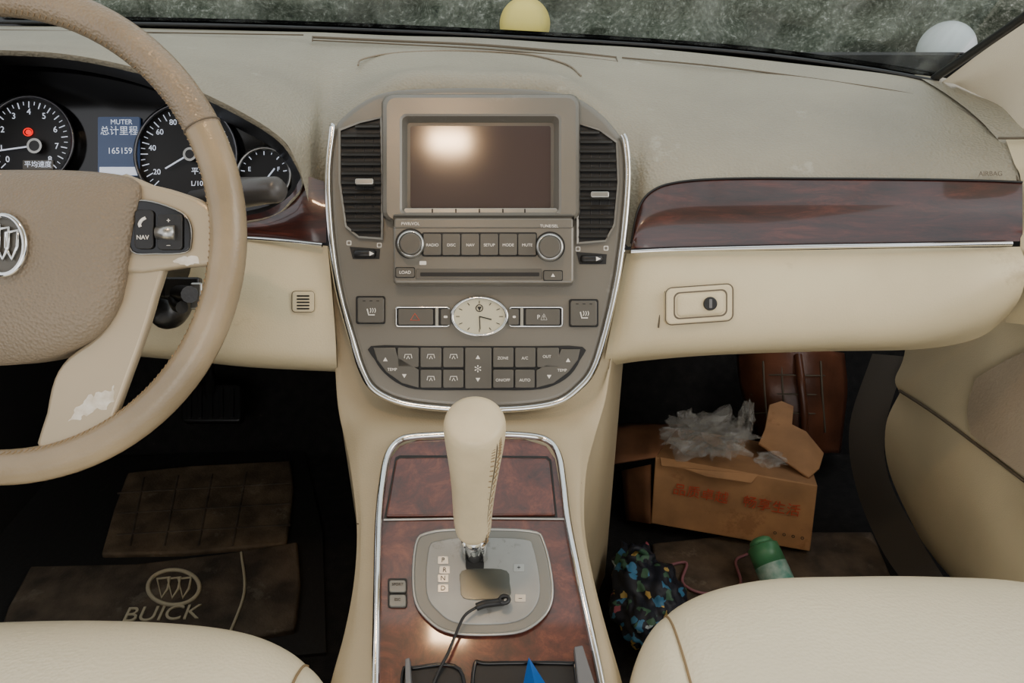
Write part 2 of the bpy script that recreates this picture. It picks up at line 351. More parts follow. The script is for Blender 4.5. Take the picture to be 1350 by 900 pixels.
boxw('under_dash_panel',-.8,.5,.9,1.46,.38,.42,'foot')
# ================================================================= INSTRUMENT CLUSTER
group('instrument_cluster')
outer=[(-120,68),(0,66),(100,73),(205,97),(300,138),(366,178),(392,215),(400,240),(385,262),(345,288),(200,300),(0,310),(-120,310)]
inner=[(-120,88),(0,86),(100,92),(195,114),(285,155),(345,186),(376,212),(384,238),(376,255),(340,275),(200,296),(0,300),(-120,300)]
tt=[.79,.79,.79,.79,.79,.80,.82,.835,.84,.85,.86,.87,.87]
ov=cr([V(x,y,t) for (x,y),t in zip(outer,tt)],5,True); iv=cr([CL.P(x,y,.01) for x,y in inner],5,True)
mid=[a.lerp(b,.22) for a,b in zip(ov,iv)]
lip=[a.lerp(b,.05)+Vector((0,-.003,-.004)) for a,b in zip(ov,iv)]
rings('cluster_hood_lip',[ov,lip,mid],'dash',smooth=True); rings('cluster_hood_inner',[mid,iv],'black',smooth=True)
slab('cluster_panel',smooth2([(-150,60),(0,60),(100,65),(205,80),(300,120),(380,160),(410,215),(410,250),(380,290),(200,320),(0,320),(-150,320)]),CL,-.02,-.002,'gloss')
def gauge(cx,cy,r,nt,a0,a1,labels,lr,ls,ring='bez'):
    slab('dial_face',ell(cx,cy,r,r),CL,-.002,.001,'dark')
    rings('dial_bezel',[sides(ell(cx,cy,r+4,r+4,48),CL,0),sides(ell(cx,cy,r+2.5,r+2.5,48),CL,.012),sides(ell(cx,cy,r,r,48),CL,.012),sides(ell(cx,cy,r-2,r-2,48),CL,.001)],ring,smooth=True)
    for i in range(nt):
        a=math.radians(a0+(a1-a0)*i/(nt-1)); L=.14 if i%2==0 else .08
        p=[(cx+math.cos(a)*r*q,cy-math.sin(a)*r*q) for q in (.9,.9-L)]
        ftube('tick',p,CL,.002,.0006 if i%2==0 else .0004,'glow',smooth=False,res=1)
    for s,a in labels:
        a=math.radians(a); txt(s,CL,cx+math.cos(a)*r*lr,cy-math.sin(a)*r*lr,ls,.002,'glow',name='dial_number')
gauge(38,185,57,33,225,-45,[('0',222),('1',196),('2',158),('3',122),('4',90),('5',58),('6',22),('7',-12),('8',-42)],.66,11)
gauge(245,203,66,37,225,-45,[('20',212),('40',170),('60',140),('80',112),('100',85),('120',62),('140',38),('160',20),('180',-4)],.68,10)
gauge(348,230,34,9,170,10,[('E',160),('F',20)],.6,8,'satin')
def needle(x0,y0,x1,y1,hub):
    ftube('needle',[(x0,y0),(x1,y1)],CL,.007,.0009,'glow',smooth=False); slab('needle_hub',ell(x0,y0,hub,hub,24),CL,.001,.009,'black',.001)
    rings('needle_ring',[sides(ell(x0,y0,hub+1,hub+1,24),CL,.0095),sides(ell(x0,y0,hub-2,hub-2,24),CL,.0095)],'satin')
needle(45,192,-5,199,9); needle(250,203,218,222,8); needle(348,240,362,222,5)
slab('odometer_lcd',rr(129,154,184,232,2),CL,-.001,.002,'lcd')
slab('odometer_strip',rr(131,220,182,231,1),CL,.002,.0024,'glow')
txt('MUTER',CL,160,161,9,.003,'glow'); txt('总计里程',CL,157,173,12.5,.003,'glow'); txt('165159',CL,158,199,11,.003,'glow')
slab('average_speed_plate',rr(30,211,70,223,1),CL,.001,.003,'stack2'); txt('平均速度',CL,50,217,9,.004,'glow')
txt('平均',CL,262,226,10,.004,'glow'); txt('L/100',CL,262,242,9,.004,'glow')
slab('warning_light',ell(37,174,3.5,3.5,16),CL,.001,.003,'red'); ftube('warning_light_ring',ell(37,174,6,5,16),CL,.003,.0006,'red',closed=True,k=1)
# ================================================================= CENTER STACK
group('center_stack')
O=[(630,113),(560,114),(512,118),(482,129),(455,148),(438,172),(432,230),(436,310),(446,380),(462,440),(478,490),(495,515),(530,531),(580,538),(632,540),(690,538),(735,530),(762,512),(783,485),(800,430),(815,360),(824,290),(828,230),(825,190),(812,168),(790,145),(760,126),(720,117),(680,114)]
OS=smooth2(O,4)
slab('stack_face',OS,ST,-.04,0,'stack',.008,6)
ftube('chrome_surround',[(438,167)]+O[5:24]+[(821,178)],ST,.002,.0038,'chrome')
so=rr(503,124,765,292,14,6); si=rr(541,166,726,274,3,6)
rings('screen_hood',[sides(so,ST,0),sides(rr(505,125,763,291,14,6),ST,.012),sides(rr(510,129,759,289,12,6),ST,.016),sides(rr(527,150,740,284,8,6),ST,.0155),sides(rr(530,153,737,281,7,6),ST,.014),sides(rr(538,163,729,277,3,6),ST,.002)],'stack',smooth=False)
slab('display_bezel',rr(534,160,732,280,3),ST,0,.0035,'stack2')
slab('display_screen',si,ST,.0032,.0042,'screen')
rings('radio_shelf',[sides(rr(520,276,755,290,2),ST,.004),sides(rr(518,284,757,300,2),ST,.02)],'stack')
slab('radio_panel',rr(518,286,757,374,5),ST,0,.019,'stack',.003)
slab('radio_lip',rr(532,274,735,285,3),ST,.002,.012,'satin',.001)
for x in (570,601,632,663,692): slab('soft_key',rr(x-1,275,x+1,283,.5,1),ST,.012,.0126,'black')
slab('radio_button_recess',rr(556,306,708,338,3),ST,.018,.0195,'dark')
for i,s in enumerate(['RADIO','DISC','NAV','SETUP','MODE','MUTE']):
    x=558+i*25; slab('radio_button',rr(x,308,x+23.6,336,2),ST,.018,.0225,'stack2',.0006); txt(s,ST,x+12,323,5.2,.0228,'white',ext=.0001)
for cx,cy in ((541,321),(725,325)):
    slab('knob_well',ell(cx,cy,20,20),ST,.018,.0195,'dark')
    slab('knob_base',ell(cx,cy,18,18),ST,.019,.028,'satin',.0015); slab('volume_knob',ell(cx,cy,14.5,14.5),ST,.028,.036,'stack2',.0015)
    ftube('knob_ring',ell(cx,cy,15.5,15.5),ST,.030,.0009,'chrome',closed=True,k=1)
txt('PWR/VOL',ST,541,295,5.5,.0195,'white'); txt('TUNE/SEL',ST,724,298,5.5,.0195,'white')
slab('cd_slot_bezel',rr(548,354,715,368,2),ST,.018,.0198,'stack2',.0006); slab('cd_slot',rr(554,359,711,364,1),ST,.0198,.0202,'dark')
for x,y,s in ((534,359,'LOAD'),(729,363,'▲')):
    slab('radio_side_button_gap',rr(x-13,y-7,x+13,y+7,2),ST,.018,.0194,'dark'); slab('radio_side_button',rr(x-12,y-6,x+12,y+6,2),ST,.018,.022,'stack2',.0005); txt(s,ST,x,y,5.5,.0222,'white')
slab('disc_logo',rr(553,344,562,349,1),ST,.019,.0194,'white')
def yspan(poly,y):
    xs=[]
    for i in range(len(poly)):
        (x0,y0),(x1,y1)=poly[i],poly[(i+1)%len(poly)]
        if (y0-y)*(y1-y)<0: xs.append(x0+(x1-x0)*(y-y0)/(y1-y0))
    return (min(xs),max(xs)) if len(xs)>1 else None
for poly,y0,y1,tab in (([(449,172),(475,162),(501,156),(503,235),(502,313),(473,311),(457,297),(449,240)],160,312,(480,239)),
                       ([(764,164),(790,172),(812,188),(814,240),(809,295),(798,316),(763,319),(763,240)],168,318,(791,256))):
    cx=sum(p[0] for p in poly)/8; cy=sum(p[1] for p in poly)/8
    p2=[(cx+(x-cx)*1.1,cy+(y-cy)*1.035) for x,y in poly]
    rings('vent_bezel',[sides(p2,ST,0),sides(p2,ST,.005),sides(poly,ST,.004),sides(poly,ST,.0008)],'stack')
    slab('vent_cavity',poly,ST,-.001,.0012,'dark')
    y=y0+5
    while y<y1-3:
        sp=yspan(poly,y)
        if sp and sp[1]-sp[0]>12:
            a,b=sp[0]+1,sp[1]-1
            vs=[ST.P(a,y+2.6,.006),ST.P(b,y+2.6,.006),ST.P(b,y-2.0,.002),ST.P(a,y-2.0,.002),ST.P(a,y+3.6,.005),ST.P(b,y+3.6,.005),ST.P(b,y-.5,.001),ST.P(a,y-.5,.001)]
            mk('vent_slat',vs,[(0,1,2,3),(4,5,6,7),(0,1,5,4),(2,3,7,6),(0,3,7,4),(1,2,6,5)],'slat')
        y+=12.4
    slab('vent_tab',rr(tab[0]-12,tab[1]-4,tab[0]+12,tab[1]+4,2),ST,.005,.013,'satin',.001)
    for q in (-9,0,9): ftube('vent_vane',[(tab[0]+q*1.3,tab[1]-60),(tab[0]+q*1.3,tab[1]+50)],ST,.0012,.0006,'black',smooth=False)
for x,y in ((481,334),(780,341)):
    slab('vent_wheel_recess',[(x-20,y-9),(x+20,y-6),(x+19,y+7),(x-16,y+7)],ST,0,.0008,'dark'); dome('vent_thumbwheel',rr(x-15,y-5,x+15,y+5,4),ST,.002,.004,'black'); slab('thumbwheel_mark',[(x+6,y-3),(x+12,y),(x+6,y+3)],ST,.004,.0068,'white')
for x,y in ((460,320),(500,323),(762,328),(799,327)): slab('vent_icon',rr(x-3,y-3,x+3,y+3,1),ST,0,.0005,'white'); slab('vent_icon_centre',rr(x-2,y-2,x+2,y+2,.5),ST,0,.0007,'stack')
for x0,x1 in ((522,592),(672,741)):
    slab('bar_gap',rr(x0-1,404,x1+1,431,4),ST,0,.001,'dark')
    ftube('bar_chrome',rr(x0,405,x1,430,3),ST,.002,.0011,'chrome',closed=True,k=1)
slab('hazard_button',rr(525,407,571,428,2),ST,0,.004,'stack2',.0006); slab('passkey_button',rr(581,407,594,428,2),ST,0,.004,'stack2',.0006)
slab('bar_button',rr(693,407,738,428,2),ST,0,.004,'stack2',.0006); slab('small_bar_button',rr(670,407,684,428,2),ST,0,.004,'stack2',.0006)
for x in (576,688): slab('bar_chrome_divider',rr(x-2,406,x+2,429,.8),ST,.001,.0048,'chrome')
ftube('hazard_triangle',[(547,413),(553,422),(541,422)],ST,.0042,.0005,'redp',closed=True,smooth=False); slab('icon',rr(585,416,590,419,1),ST,.004,.0044,'white'); txt('P⚠',ST,715,418,8,.0042,'white'); slab('icon',rr(676,416,680,419,1),ST,.004,.0044,'white')
rings('clock_bezel',[sides(ell(632,417,39,27.5),ST,0),sides(ell(632,417,38,26.5),ST,.008),sides(ell(632,417,34.5,23.5),ST,.008),sides(ell(632,417,33.5,22.8),ST,.0045)],'chrome',smooth=True)
slab('clock_face',ell(632,417,35,24),ST,0,.005,'clock')
for i in range(12):
    a=i*math.pi/6; ftube('clock_mark',[(632+31*math.cos(a),417+20.5*math.sin(a)),(632+26*math.cos(a),417+17*math.sin(a))],ST,.0054,.0004,'dark',smooth=False,res=1)
ftube('clock_hand',[(632,417),(633,434)],ST,.006,.0005,'dark',smooth=False); ftube('clock_hand',[(632,417),(648,421)],ST,.006,.0006,'dark',smooth=False)
ftube('clock_emblem',ell(632,406,4.5,4.5,16),ST,.0054,.0005,'dark',closed=True,k=1); slab('clock_emblem_shield',[(629,404),(635,404),(632,410)],ST,.005,.0056,'dark')
for x,y in ((489,409),(770,413)):
    slab('seat_heat_gap',rr(x-20,y-19,x+19,y+18,3),ST,0,.001,'dark'); slab('seat_heat_button',rr(x-18,y-17,x+17,y+16,3),ST,0,.006,'stack2',.001)
    ftube('seat_icon',[(x-5,y-2),(x-3,y+6),(x+5,y+6)],ST,.0062,.0007,'white',smooth=False); 
    for q in (0,3,6): ftube('heat_icon',[(x+q-1,y-3),(x+q,y),(x+q-1,y+3)],ST,.0062,.0004,'white')
    for q in (-9,0,9): slab('heat_led',rr(x+q-2,y-13,x+q+2,y-12,.4,1),ST,.006,.0063,'dark')
slab('climate_recess',smooth2([(489,456),(560,456),(630,456),(700,456),(768,457),(765,474),(752,494),(730,508),(700,514),(630,514),(560,514),(530,508),(507,492),(494,474)],3),ST,0,.0012,'dark')
B=[[(492,458),(521,458),(524,470),(552,487),(552,511),(530,505),(509,490),(497,474)],
   [(740,460),(765,460),(762,474),(750,490),(730,505),(707,511),(707,488),(735,472)],
   rr(524,458,552,484,2),rr(554,458,582,484,2),rr(584,458,611,484,2),rr(613,458,648,512,2),rr(650,458,677,484,2),rr(679,458,706,484,2),rr(708,458,737,484,2),
   rr(554,487,582,511,2),rr(584,487,611,511,2),rr(650,487,677,511,2),rr(679,487,705,511,2)]
for b in B: slab('climate_button',b,ST,0,.005,'stack2',.0007)
for x,y,u in ((508,474,1),(533,495,0),(749,475,1),(724,496,0),(630,471,1),(630,500,0)):
    s=1 if u else -1; slab('arrow_icon',[(x-3,y+2*s),(x+3,y+2*s),(x,y-3*s)],ST,.005,.0054,'white')
for x,y,s in ((517,487,'TEMP'),(741,488,'TEMP'),(663,472,'ZONE'),(692,472,'A/C'),(721,470,'OUT'),(663,501,'ON/OFF'),(692,501,'AUTO'),(630,486,'✻')): txt(s,ST,x,y,5.2 if s!='✻' else 13,.0053,'white')
for x,y in ((538,470),(568,470),(598,470),(568,499),(598,499)):
    ftube('hvac_icon',[(x-5,y+2),(x-4,y-3),(x+4,y-3),(x+5,y+2)],ST,.0052,.0004,'white',smooth=False); ftube('hvac_icon',[(x-2,y+3),(x,y-1),(x+2,y+3)],ST,.0052,.0004,'white',smooth=False)
# ================================================================= CENTER CONSOLE
group('center_console')
def crow(y,xl,xl2,xr2,xr,tl,tm,fr=None):
    a=V(xl,y,tl); b=V(xl2,y,tm); c=V(xr2,y,tm); d=V(xr,y,tl)
    mid=V((xl2+xr2)/2,y,tm+.004)
    return [Vector((a.x-.004,a.y+.03,-.01)),Vector((a.x-.003,a.y+.012,a.z-.15)),a+Vector((-.002,0,-.02)),a,b,mid,c,d,d+Vector((.002,0,-.02)),Vector((d.x+.003,d.y+.012,d.z-.15)),Vector((d.x+.004,d.y+.03,-.01))]
R=[crow(330,436,446,812,832,.87,.872),crow(400,440,452,806,818,.865,.868),crow(470,444,468,792,805,.86,.862),crow(520,448,490,765,796,.85,.855),crow(548,452,498,748,788,.84,.838),crow(575,458,504,738,780,.825,.808),
   crow(620,466,500,742,770,.79,.783),crow(690,473,496,748,768,.755,.748),crow(760,470,496,762,780,.72,.712),crow(830,458,495,778,798,.69,.677),crow(900,440,493,792,818,.66,.645),crow(1000,420,492,810,840,.62,.605)]
surf('console_body',R,'cons',5,4)
tube('console_side_seam',[(766,636,.779),(758,690,.752),(786,800,.70)],.0006,'gap'); tube('console_side_seam',[(470,690,.756),(500,694,.747)],.0006,'gap')
chrome=[(494,1000),(495,900),(497,780),(499,690),(504,635),(511,600),(524,582),(548,575),(620,572),(695,574),(724,582),(737,602),(743,640),(749,690),(767,780),(793,900),(805,1000)]
ftube('console_chrome',chrome,CN,.004,.0036,'chrome')
slab('wood_base',[(499,1000),(499,900),(501,780),(503,690),(508,640),(515,604),(527,588),(550,580),(620,577),(692,579),(720,588),(732,605),(738,640),(745,690),(763,780),(788,900),(800,1000)],CN,-.01,.001,'wood')
slab('ashtray_gap',[(521,603),(527,600),(620,600),(722,601),(727,606),(735,683),(506,684)],CN,.001,.0016,'dark')
slab('ashtray_lid',[(522,606),(527,603),(620,602),(720,603),(725,608),(732,678),(509,680)],CN,0,.005,'wood',.0015)
ftube('lid_edge',[(506,685),(620,683),(747,684)],CN,.002,.0012,'satin',smooth=False)
gate=smooth2([(548,718),(566,702),(612,698),(698,700),(717,716),(728,770),(723,803),(700,826),(668,835),(598,834),(564,816),(546,784)],4)
slab('gate_surround',gate,CN,0,.006,'gateg',.002)
ftube('gate_chrome',gate,CN,.005,.0014,'satin',closed=True,k=1)
gi=smooth2([(565,722),(580,712),(615,708),(690,710),(703,722),(712,770),(707,797),(690,815),(660,822),(604,821),(578,806),(562,780)],4)
slab('gate_plate',gi,CN,.004,.0075,'gate',.001)
slab('gate_window',smooth2([(609,752),(640,749),(668,752),(672,768),(671,787),(640,790),(611,788),(607,770)],3),CN,.0073,.0082,'gwin',.0004)
slab('gate_slot',rr(614,712,638,752,5),CN,.0073,.0079,'dark')
for s,x,y in (('P',584,738),('R',586,751),('N',584,762),('D',584,775),('+',684,748),('–',686,788)): slab('gear_mark',rr(x-7,y-5,x+7,y+5,1),CN,.0073,.008,'satin',.0002); txt(s,CN,x,y,9,.0083,'black')
for y in (772,791): slab('console_switch_gap',rr(511,y-10,537,y+10,3),CN,0,.0016,'dark'); slab('console_switch',rr(513,y-8,535,y+8,3),CN,0,.005,'gateg',.001); 
txt('SPORT',CN,524,770,5,.0053,'black'); txt('ESC',CN,524,790,5,.0053,'black')
for nm,pts in (('a',[(532,1000),(530,886),(545,878),(608,880),(616,1000)]),('b',[(622,1000),(624,878),(640,873),(750,873),(760,882),(775,1000)])):
    slab('cup_holder_well',pts,CN,.001,.0018,'dark')
tube('cup_holder_rim',[CN.P(x,y,.003) for x,y in ((531,960),(531,888),(545,880),(606,882),(612,960))],.0016,'gloss'); tube('cup_holder_rim',[CN.P(x,y,.003) for x,y in ((622,960),(625,879),(645,874),(748,874),(758,881),(765,960))],.0016,'gloss')
slab('cup_holder_arm',[(757,852),(768,850),(784,900),(780,960),(768,960),(762,900)],CN,.001,.014,'grey',.001); slab('cup_holder_arm',[(534,868),(540,866),(542,900),(542,960),(534,960)],CN,.001,.012,'grey',.001)
group('blue_tag'); 
mk('folded_tag',[CN.P(689,905,.004),CN.P(722,905,.004),CN.P(697,866,.03),CN.P(706,905,.03)],[(0,3,2),(3,1,2),(0,1,3),(0,1,2)],'blue')
# ================================================================= SHIFTER
group('gear_shifter')
sweep('shifter_stem',[(V(627,748,.716),.008,.008),(V(625,720,.70),.009,.009),(V(624,700,.69),.010,.010)],'chrome')
sweep('stem_fork',[(V(614,732,.704),.0035,.006),(V(612,702,.692),.0035,.006)],'chrome'); sweep('stem_fork',[(V(638,735,.704),.0035,.006),(V(635,704,.692),.0035,.006)],'chrome')
KS=[(624,706,.692,.006),(624,705,.691,.014),(624,698,.688,.0165),(623,680,.68,.0175),(624,655,.668,.0185),(625,625,.652,.0205),(626,598,.637,.0232),(626,575,.623,.0252),(626,562,.615,.0258),(626,554,.61,.0250),(626,549,.607,.0218),(626,547,.605,.012)]
sweep('shifter_knob',[(V(x,y,t),r,r*1.03) for x,y,t,r in KS],'knob',n=28,subs=1)
def knobpt(f,ang):
    f=f*(len(KS)-1); i=min(int(f),len(KS)-2); g=f-i; A,Bq=KS[i],KS[i+1]
    x,y,t,r=[A[j]+(Bq[j]-A[j])*g for j in range(4)]
    return V(x,y,t)+Vector((math.cos(ang)*r*1.01,-math.sin(ang)*r*.85,-math.sin(ang)*r*.55))
tube('knob_seam',[knobpt(.12+.068*i,.8) for i in range(11)],.0007,'gap')
for i in range(24):
    f=.14+i*.0285
    for s in (-1,1): tube('knob_stitch',[knobpt(f,.8+s*.08),knobpt(f+.012,.8+s*.22)],.0008,'stitch',smooth=False,res=1)
# ================================================================= AUX CABLE
group('aux_cable')
tube('plug',[CN.P(664,793,.012),CN.P(640,796,.014),CN.P(628,800,.014)],.0035,'black')
tube('cord',[CN.P(x,y,h) for x,y,h in ((630,799,.014),(612,812,.016),(600,838,.012),(590,862,.01),(578,885,.006),(566,915,.004))],.0013,'black')
tube('coiled_adapter',[CN.P(665+6*math.cos(i*1.1),790+8*math.sin(i*1.1)*.6,.012+.001*i) for i in range(9)],.0018,'black')
# ================================================================= STEERING WHEEL
group('steering_wheel')
Rm=.1855; n1,n2=96,18; c=WH.P0; vs=[]; fs=[]; rm=.0136
for i in range(n1):
    a=2*math.pi*i/n1; rad=WH.u*math.cos(a)+WH.v*math.sin(a)
    for j in range(n2):
        b=2*math.pi*j/n2; vs.append(c+rad*(Rm+rm*1.05*math.cos(b))+WH.n*(rm*math.sin(b)))
for i in range(n1):
    for j in range(n2): fs.append((i*n2+j,((i+1)%n1)*n2+j,((i+1)%n1)*n2+(j+1)%n2,i*n2+(j+1)%n2))
o=mk('rim',vs,fs,'rimcream',smooth=True); o.data.materials.append(M['rimtan'])
for p in o.data.polygons:
    v=p.center-c; a=math.degrees(math.atan2(v.dot(WH.v),v.dot(WH.u)))
    if 27<a<153: p.material_index=1
def wp(a,r,h): a=math.radians(a); return c+(WH.u*math.cos(a)+WH.v*math.sin(a))*r+WH.n*h
for a in (27,153): tube('rim_seam',[c+(WH.u*math.cos(math.radians(a))+WH.v*math.sin(math.radians(a)))*(Rm+rm*1.05*math.cos(b*.35))+WH.n*(rm*1.01*math.sin(b*.35)) for b in range(18)],.0007,'gap',closed=True)
for i in range(150):
    a=-95+i*1.55
    if a>120: break
    tube('rim_stitch',[wp(a,Rm-.0114,.0083),wp(a+.7,Rm-.0133,.0055)],.0005,'stitch',smooth=False,res=1)
def mir(pts): return [(-16-x,y) for x,y in pts][::-1]
lower=[(166,338),(216,340),(205,390),(190,440),(172,490),(152,545),(140,578),(52,596),(60,545),(70,500),(90,470),(130,440),(158,395)]
right=[(150,232),(200,243),(235,252),(272,268),(290,300),(286,345),(240,352),(166,360),(150,330)]
for q,pts in (('r',lower),('l',mir(lower))): slab('lower_spoke',smooth2(pts,3),WH,-.006,.004,'spoke',.003)
for q,pts in (('r',right),('l',mir(right))): slab('side_spoke',smooth2(pts,3),WH,-.006,.007,'spoke',.004)
slab('worn_patch',ragged([(90,550),(100,536),(112,527),(132,519),(150,513),(150,527),(140,537),(118,546),(100,554)],4,3),WH,.003,.0042,'worn')
slab('worn_patch',ragged([(228,344),(245,338),(260,339),(262,346),(245,349)],2,7),WH,.005,.0072,'worn')
hub=[(-8,224),(80,224),(150,229),(180,238),(188,255),(180,300),(170,350),(158,400),(132,440),(85,466),(40,478),(-8,482)]
hubo=smooth2(hub+[(-16-x,y) for x,y in hub[1:-1]][::-1],4)
dome('airbag_pad',hubo,WH,.006,.022,'hub',4,.03)
pod=smooth2([(176,268),(200,266),(238,280),(250,296),(251,318),(244,332),(205,334),(174,331),(171,300)],4)
slab('button_pod',pod,WH,.005,.011,'gloss',.001); ftube('button_pod_chrome',pod,WH,.0095,.0009,'satin',closed=True,k=1)
slab('phone_button',rr(177,276,202,328,6),WH,.011,.0135,'black',.0008); txt('NAV',WH,188,313,8,.0138,'white'); tube('phone_icon',[WH.P(x,y,.0138) for x,y in ((185,299),(184,295),(187,290),(192,287))],.0012,'white')
slab('rocker_button',rr(207,282,240,329,5),WH,.011,.0135,'black',.0008); sweep('scroll_wheel',[(WH.P(207,307,.013),.005,.005),(WH.P(231,307,.013),.006,.006)],'satin'); txt('+',WH,222,291,9,.0138,'white'); txt('–',WH,222,323,9,.0138,'white')
ftube('emblem_ring',ell(4,323,29,39,40),WH,.031,.0022,'chrome',closed=True,k=1)
slab('emblem_disc',ell(4,323,28,38,40),WH,.022,.029,'stack2')
for dx in (-12,0,12): 
    sh=[(4+dx-8,302+abs(dx)*.4),(4+dx+8,300+dx*.3),(4+dx+7,325),(4+dx,342),(4+dx-8,326)]
    ftube('emblem_shield',sh,WH,.031,.0013,'chrome',closed=True,smooth=False)
dome('left_pod',mir(pod),WH,.008,.003,'gloss')
group('steering_column')
ax=-WH.n
sweep('column_shroud',[(c+ax*.03,.03,.03),(c+ax*.035,.045,.045),(c+ax*.12,.05,.055),(c+ax*.26,.052,.06)],'black',n=28)
tube('wiper_stalk_lower',[V(205,380,.76),V(225,385,.74),V(250,388,.70)],.008,'black')
tube('column_lever',[V(225,372,.74),V(232,400,.72),V(240,405,.71)],.006,'black')
slab('lever_tip',rr(215,365,262,392,3),Fr(V(240,380,.72),.5),-.01,0,'black',.002)
slab('lever_tip_silver',rr(250,372,266,408,3),Fr(V(240,380,.705),.5),-.004,0,'satin',.002)
crumple('ignition_housing',V(225,405,.79),.02,.03,.02,'black',.05,2)
group('turn_signal_stalk')
sweep('stalk',[(V(255,262,.75),.008,.008),(V(300,256,.725),.009,.009),(V(318,254,.715),.0145,.0135),(V(350,251,.70),.0125,.012),(V(365,250,.693),.012,.0115),(V(370,249,.69),.008,.008)],'stalk',n=24)
tube('stalk_collar',[V(316,237,.705),V(314,254,.698),V(317,272,.705)],.0012,'grey')
# ================================================================= WINDSHIELD, PILLAR, COWL
group('windshield')
base=[(-160,22,1.2),(150,26,1.18),(400,32,1.18),(675,44,1.165),(950,62,1.13),(1130,84,1.09),(1238,103,1.04)]
b3=[V(*p) for p in base]
top=[Vector((-.75+1.36*i/6,.46+.05*(1-abs(i-3)/3),1.2)) for i in range(7)]
surf('glass_pane',[[b,b.lerp(t,.5)+Vector((0,.04,.03)),t] for b,t in zip(b3,top)],'glass',5,6)
surf('black_frit_band',[[b+Vector((0,.01,-.03)),b+Vector((0,.004,.0)),b.lerp(t,.012)] for b,t in zip(b3,top)],'gloss',6,2)
tube('cowl_rubber',[(x,y+5,t-.015) for x,y,t in base],.003,'black')
group('a_pillar')
surf('pillar_trim',[[(1242,108,1.02),(1298,66,.92),(1362,22,.83),(1470,-60,.7)],[(1256,110,1.0),(1315,92,.90),(1385,70,.80),(1490,20,.68)],[(1262,112,1.0),(1315,140,.93),(1345,175,.87),(1400,215,.82)]],'pillar',6,6)
tube('pillar_seal',[(1232,103,1.03),(1296,60,.925),(1362,14,.835),(1470,-72,.7)],.0055,'black')
# ================================================================= DOOR (passenger)
group('door_panel')
surf('door_upper',[[(1200,400,1.14),(1192,468,1.14),(1180,500,1.14),(1188,520,1.13)],[(1245,390,1.05),(1240,461,1.05),(1232,505,1.05),(1232,548,1.04)],[(1300,370,.97),(1300,436,.97),(1295,500,.965),(1290,590,.96)],[(1350,340,.92),(1350,395,.92),(1355,520,.90),(1362,645,.87)],[(1460,300,.80),(1460,380,.80),(1460,560,.78),(1460,700,.75)]],'cream',6,6)
surf('door_pocket',[[(1188,514,1.13),(1168,560,1.14),(1172,620,1.15),(1208,700,1.13),(1235,740,1.11)],[(1232,543,1.04),(1215,600,1.06),(1222,680,1.06),(1262,760,1.0),(1290,800,.97)],[(1290,586,.96),(1292,660,.95),(1300,740,.93),(1330,810,.88),(1350,850,.86)],[(1362,640,.87),(1380,730,.86),(1400,830,.82),(1420,890,.8),(1430,930,.78)],[(1460,695,.75),(1470,780,.74),(1480,860,.73),(1490,920,.72),(1500,960,.71)]],'cream',6,6)
tube('door_pocket_edge',[(1186,515,1.125),(1232,545,1.035),(1290,588,.955),(1365,645,.865)],.002,'gap')
surf('door_insert_panel',[[(1285,500,.965),(1275,540,.975),(1280,572,.962)],[(1320,478,.93),(1315,545,.928),(1320,606,.91)],[(1370,455,.885),(1370,560,.872),(1370,640,.855)]],'insert',5,5)
surf('door_seal',[[(1150,466,1.2),(1120,560,1.22),(1128,640,1.22),(1160,720,1.18),(1200,780,1.12)],[(1196,470,1.15),(1168,560,1.16),(1172,630,1.16),(1210,705,1.13),(1250,770,1.08)]],'rubber',6,6)
# ================================================================= CABIN SHELL
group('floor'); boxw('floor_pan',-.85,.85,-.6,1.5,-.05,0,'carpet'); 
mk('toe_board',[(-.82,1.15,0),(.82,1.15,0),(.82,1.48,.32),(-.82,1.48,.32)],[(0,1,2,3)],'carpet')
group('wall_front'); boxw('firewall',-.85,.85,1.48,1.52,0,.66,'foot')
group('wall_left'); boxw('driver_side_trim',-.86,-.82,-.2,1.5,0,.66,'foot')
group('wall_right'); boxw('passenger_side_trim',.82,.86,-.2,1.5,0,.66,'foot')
group('ceiling'); boxw('headliner',-.66,.66,-1.0,.45,1.2,1.225,'liner',.008)
group('brake_pedal'); slab('pedal_pad',rr(238,505,318,556,6),Fr(V(278,530,1.35),math.radians(50)),-.02,0,'black',.004)
for i in range(5): slab('pedal_rib',rr(246+i*14,510,252+i*14,551,2),Fr(V(278,530,1.35),math.radians(50)),0,.004,'black',.001)
tube('pedal_arm',[V(278,530,1.37),V(275,490,1.33),V(275,470,1.25)],.01,'black')
group('floor_mat')
slab('mat_backing',[(0,620),(120,605),(400,590),(425,700),(430,860),(-60,900),(-60,700)],FL,0,.006,'matback')
slab('mat_front',[(168,622),(250,613),(383,606),(387,640),(380,700),(377,716),(240,728),(133,730),(150,670)],FL,0,.014,'matb',.004)
slab('mat_rear',[(40,745),(180,742),(300,728),(392,713),(396,770),(388,828),(300,845),(150,860),(-10,860),(10,800)],FL,0,.016,'matd',.004)
ftube('mat_emblem_ring',ell(229,774,34,23,40),FL,.017,.003,'matline',closed=True,k=1)
for dx in (-14,0,14): ftube('mat_emblem_shield',[(229+dx-8,763),(229+dx+9,761),(229+dx+6,776),(229+dx-2,788)],FL,.017,.002,'matline',closed=True,smooth=False)
txt('BUICK',FL,214,809,34,.0175,'matline',name='mat_lettering',rot=.06,ext=.001)
for x in (190,235,280,325): ftube('mat_groove',[(x,622+(340-x)*.05),(x-18,720)],FL,.0132,.0022,'matd',smooth=False)
for y in (645,672,700): ftube('mat_groove',[(155,y+5),(383,y-8)],FL,.0132,.0022,'matd',smooth=False)
ftube('mat_piping',[(318,728),(322,780),(300,842)],FL,.017,.002,'matline')
group('floor_mat.001')
slab('mat_base',[(860,715),(1000,700),(1150,700),(1180,770),(1000,800),(860,800)],FL,0,.012,'matd',.004)
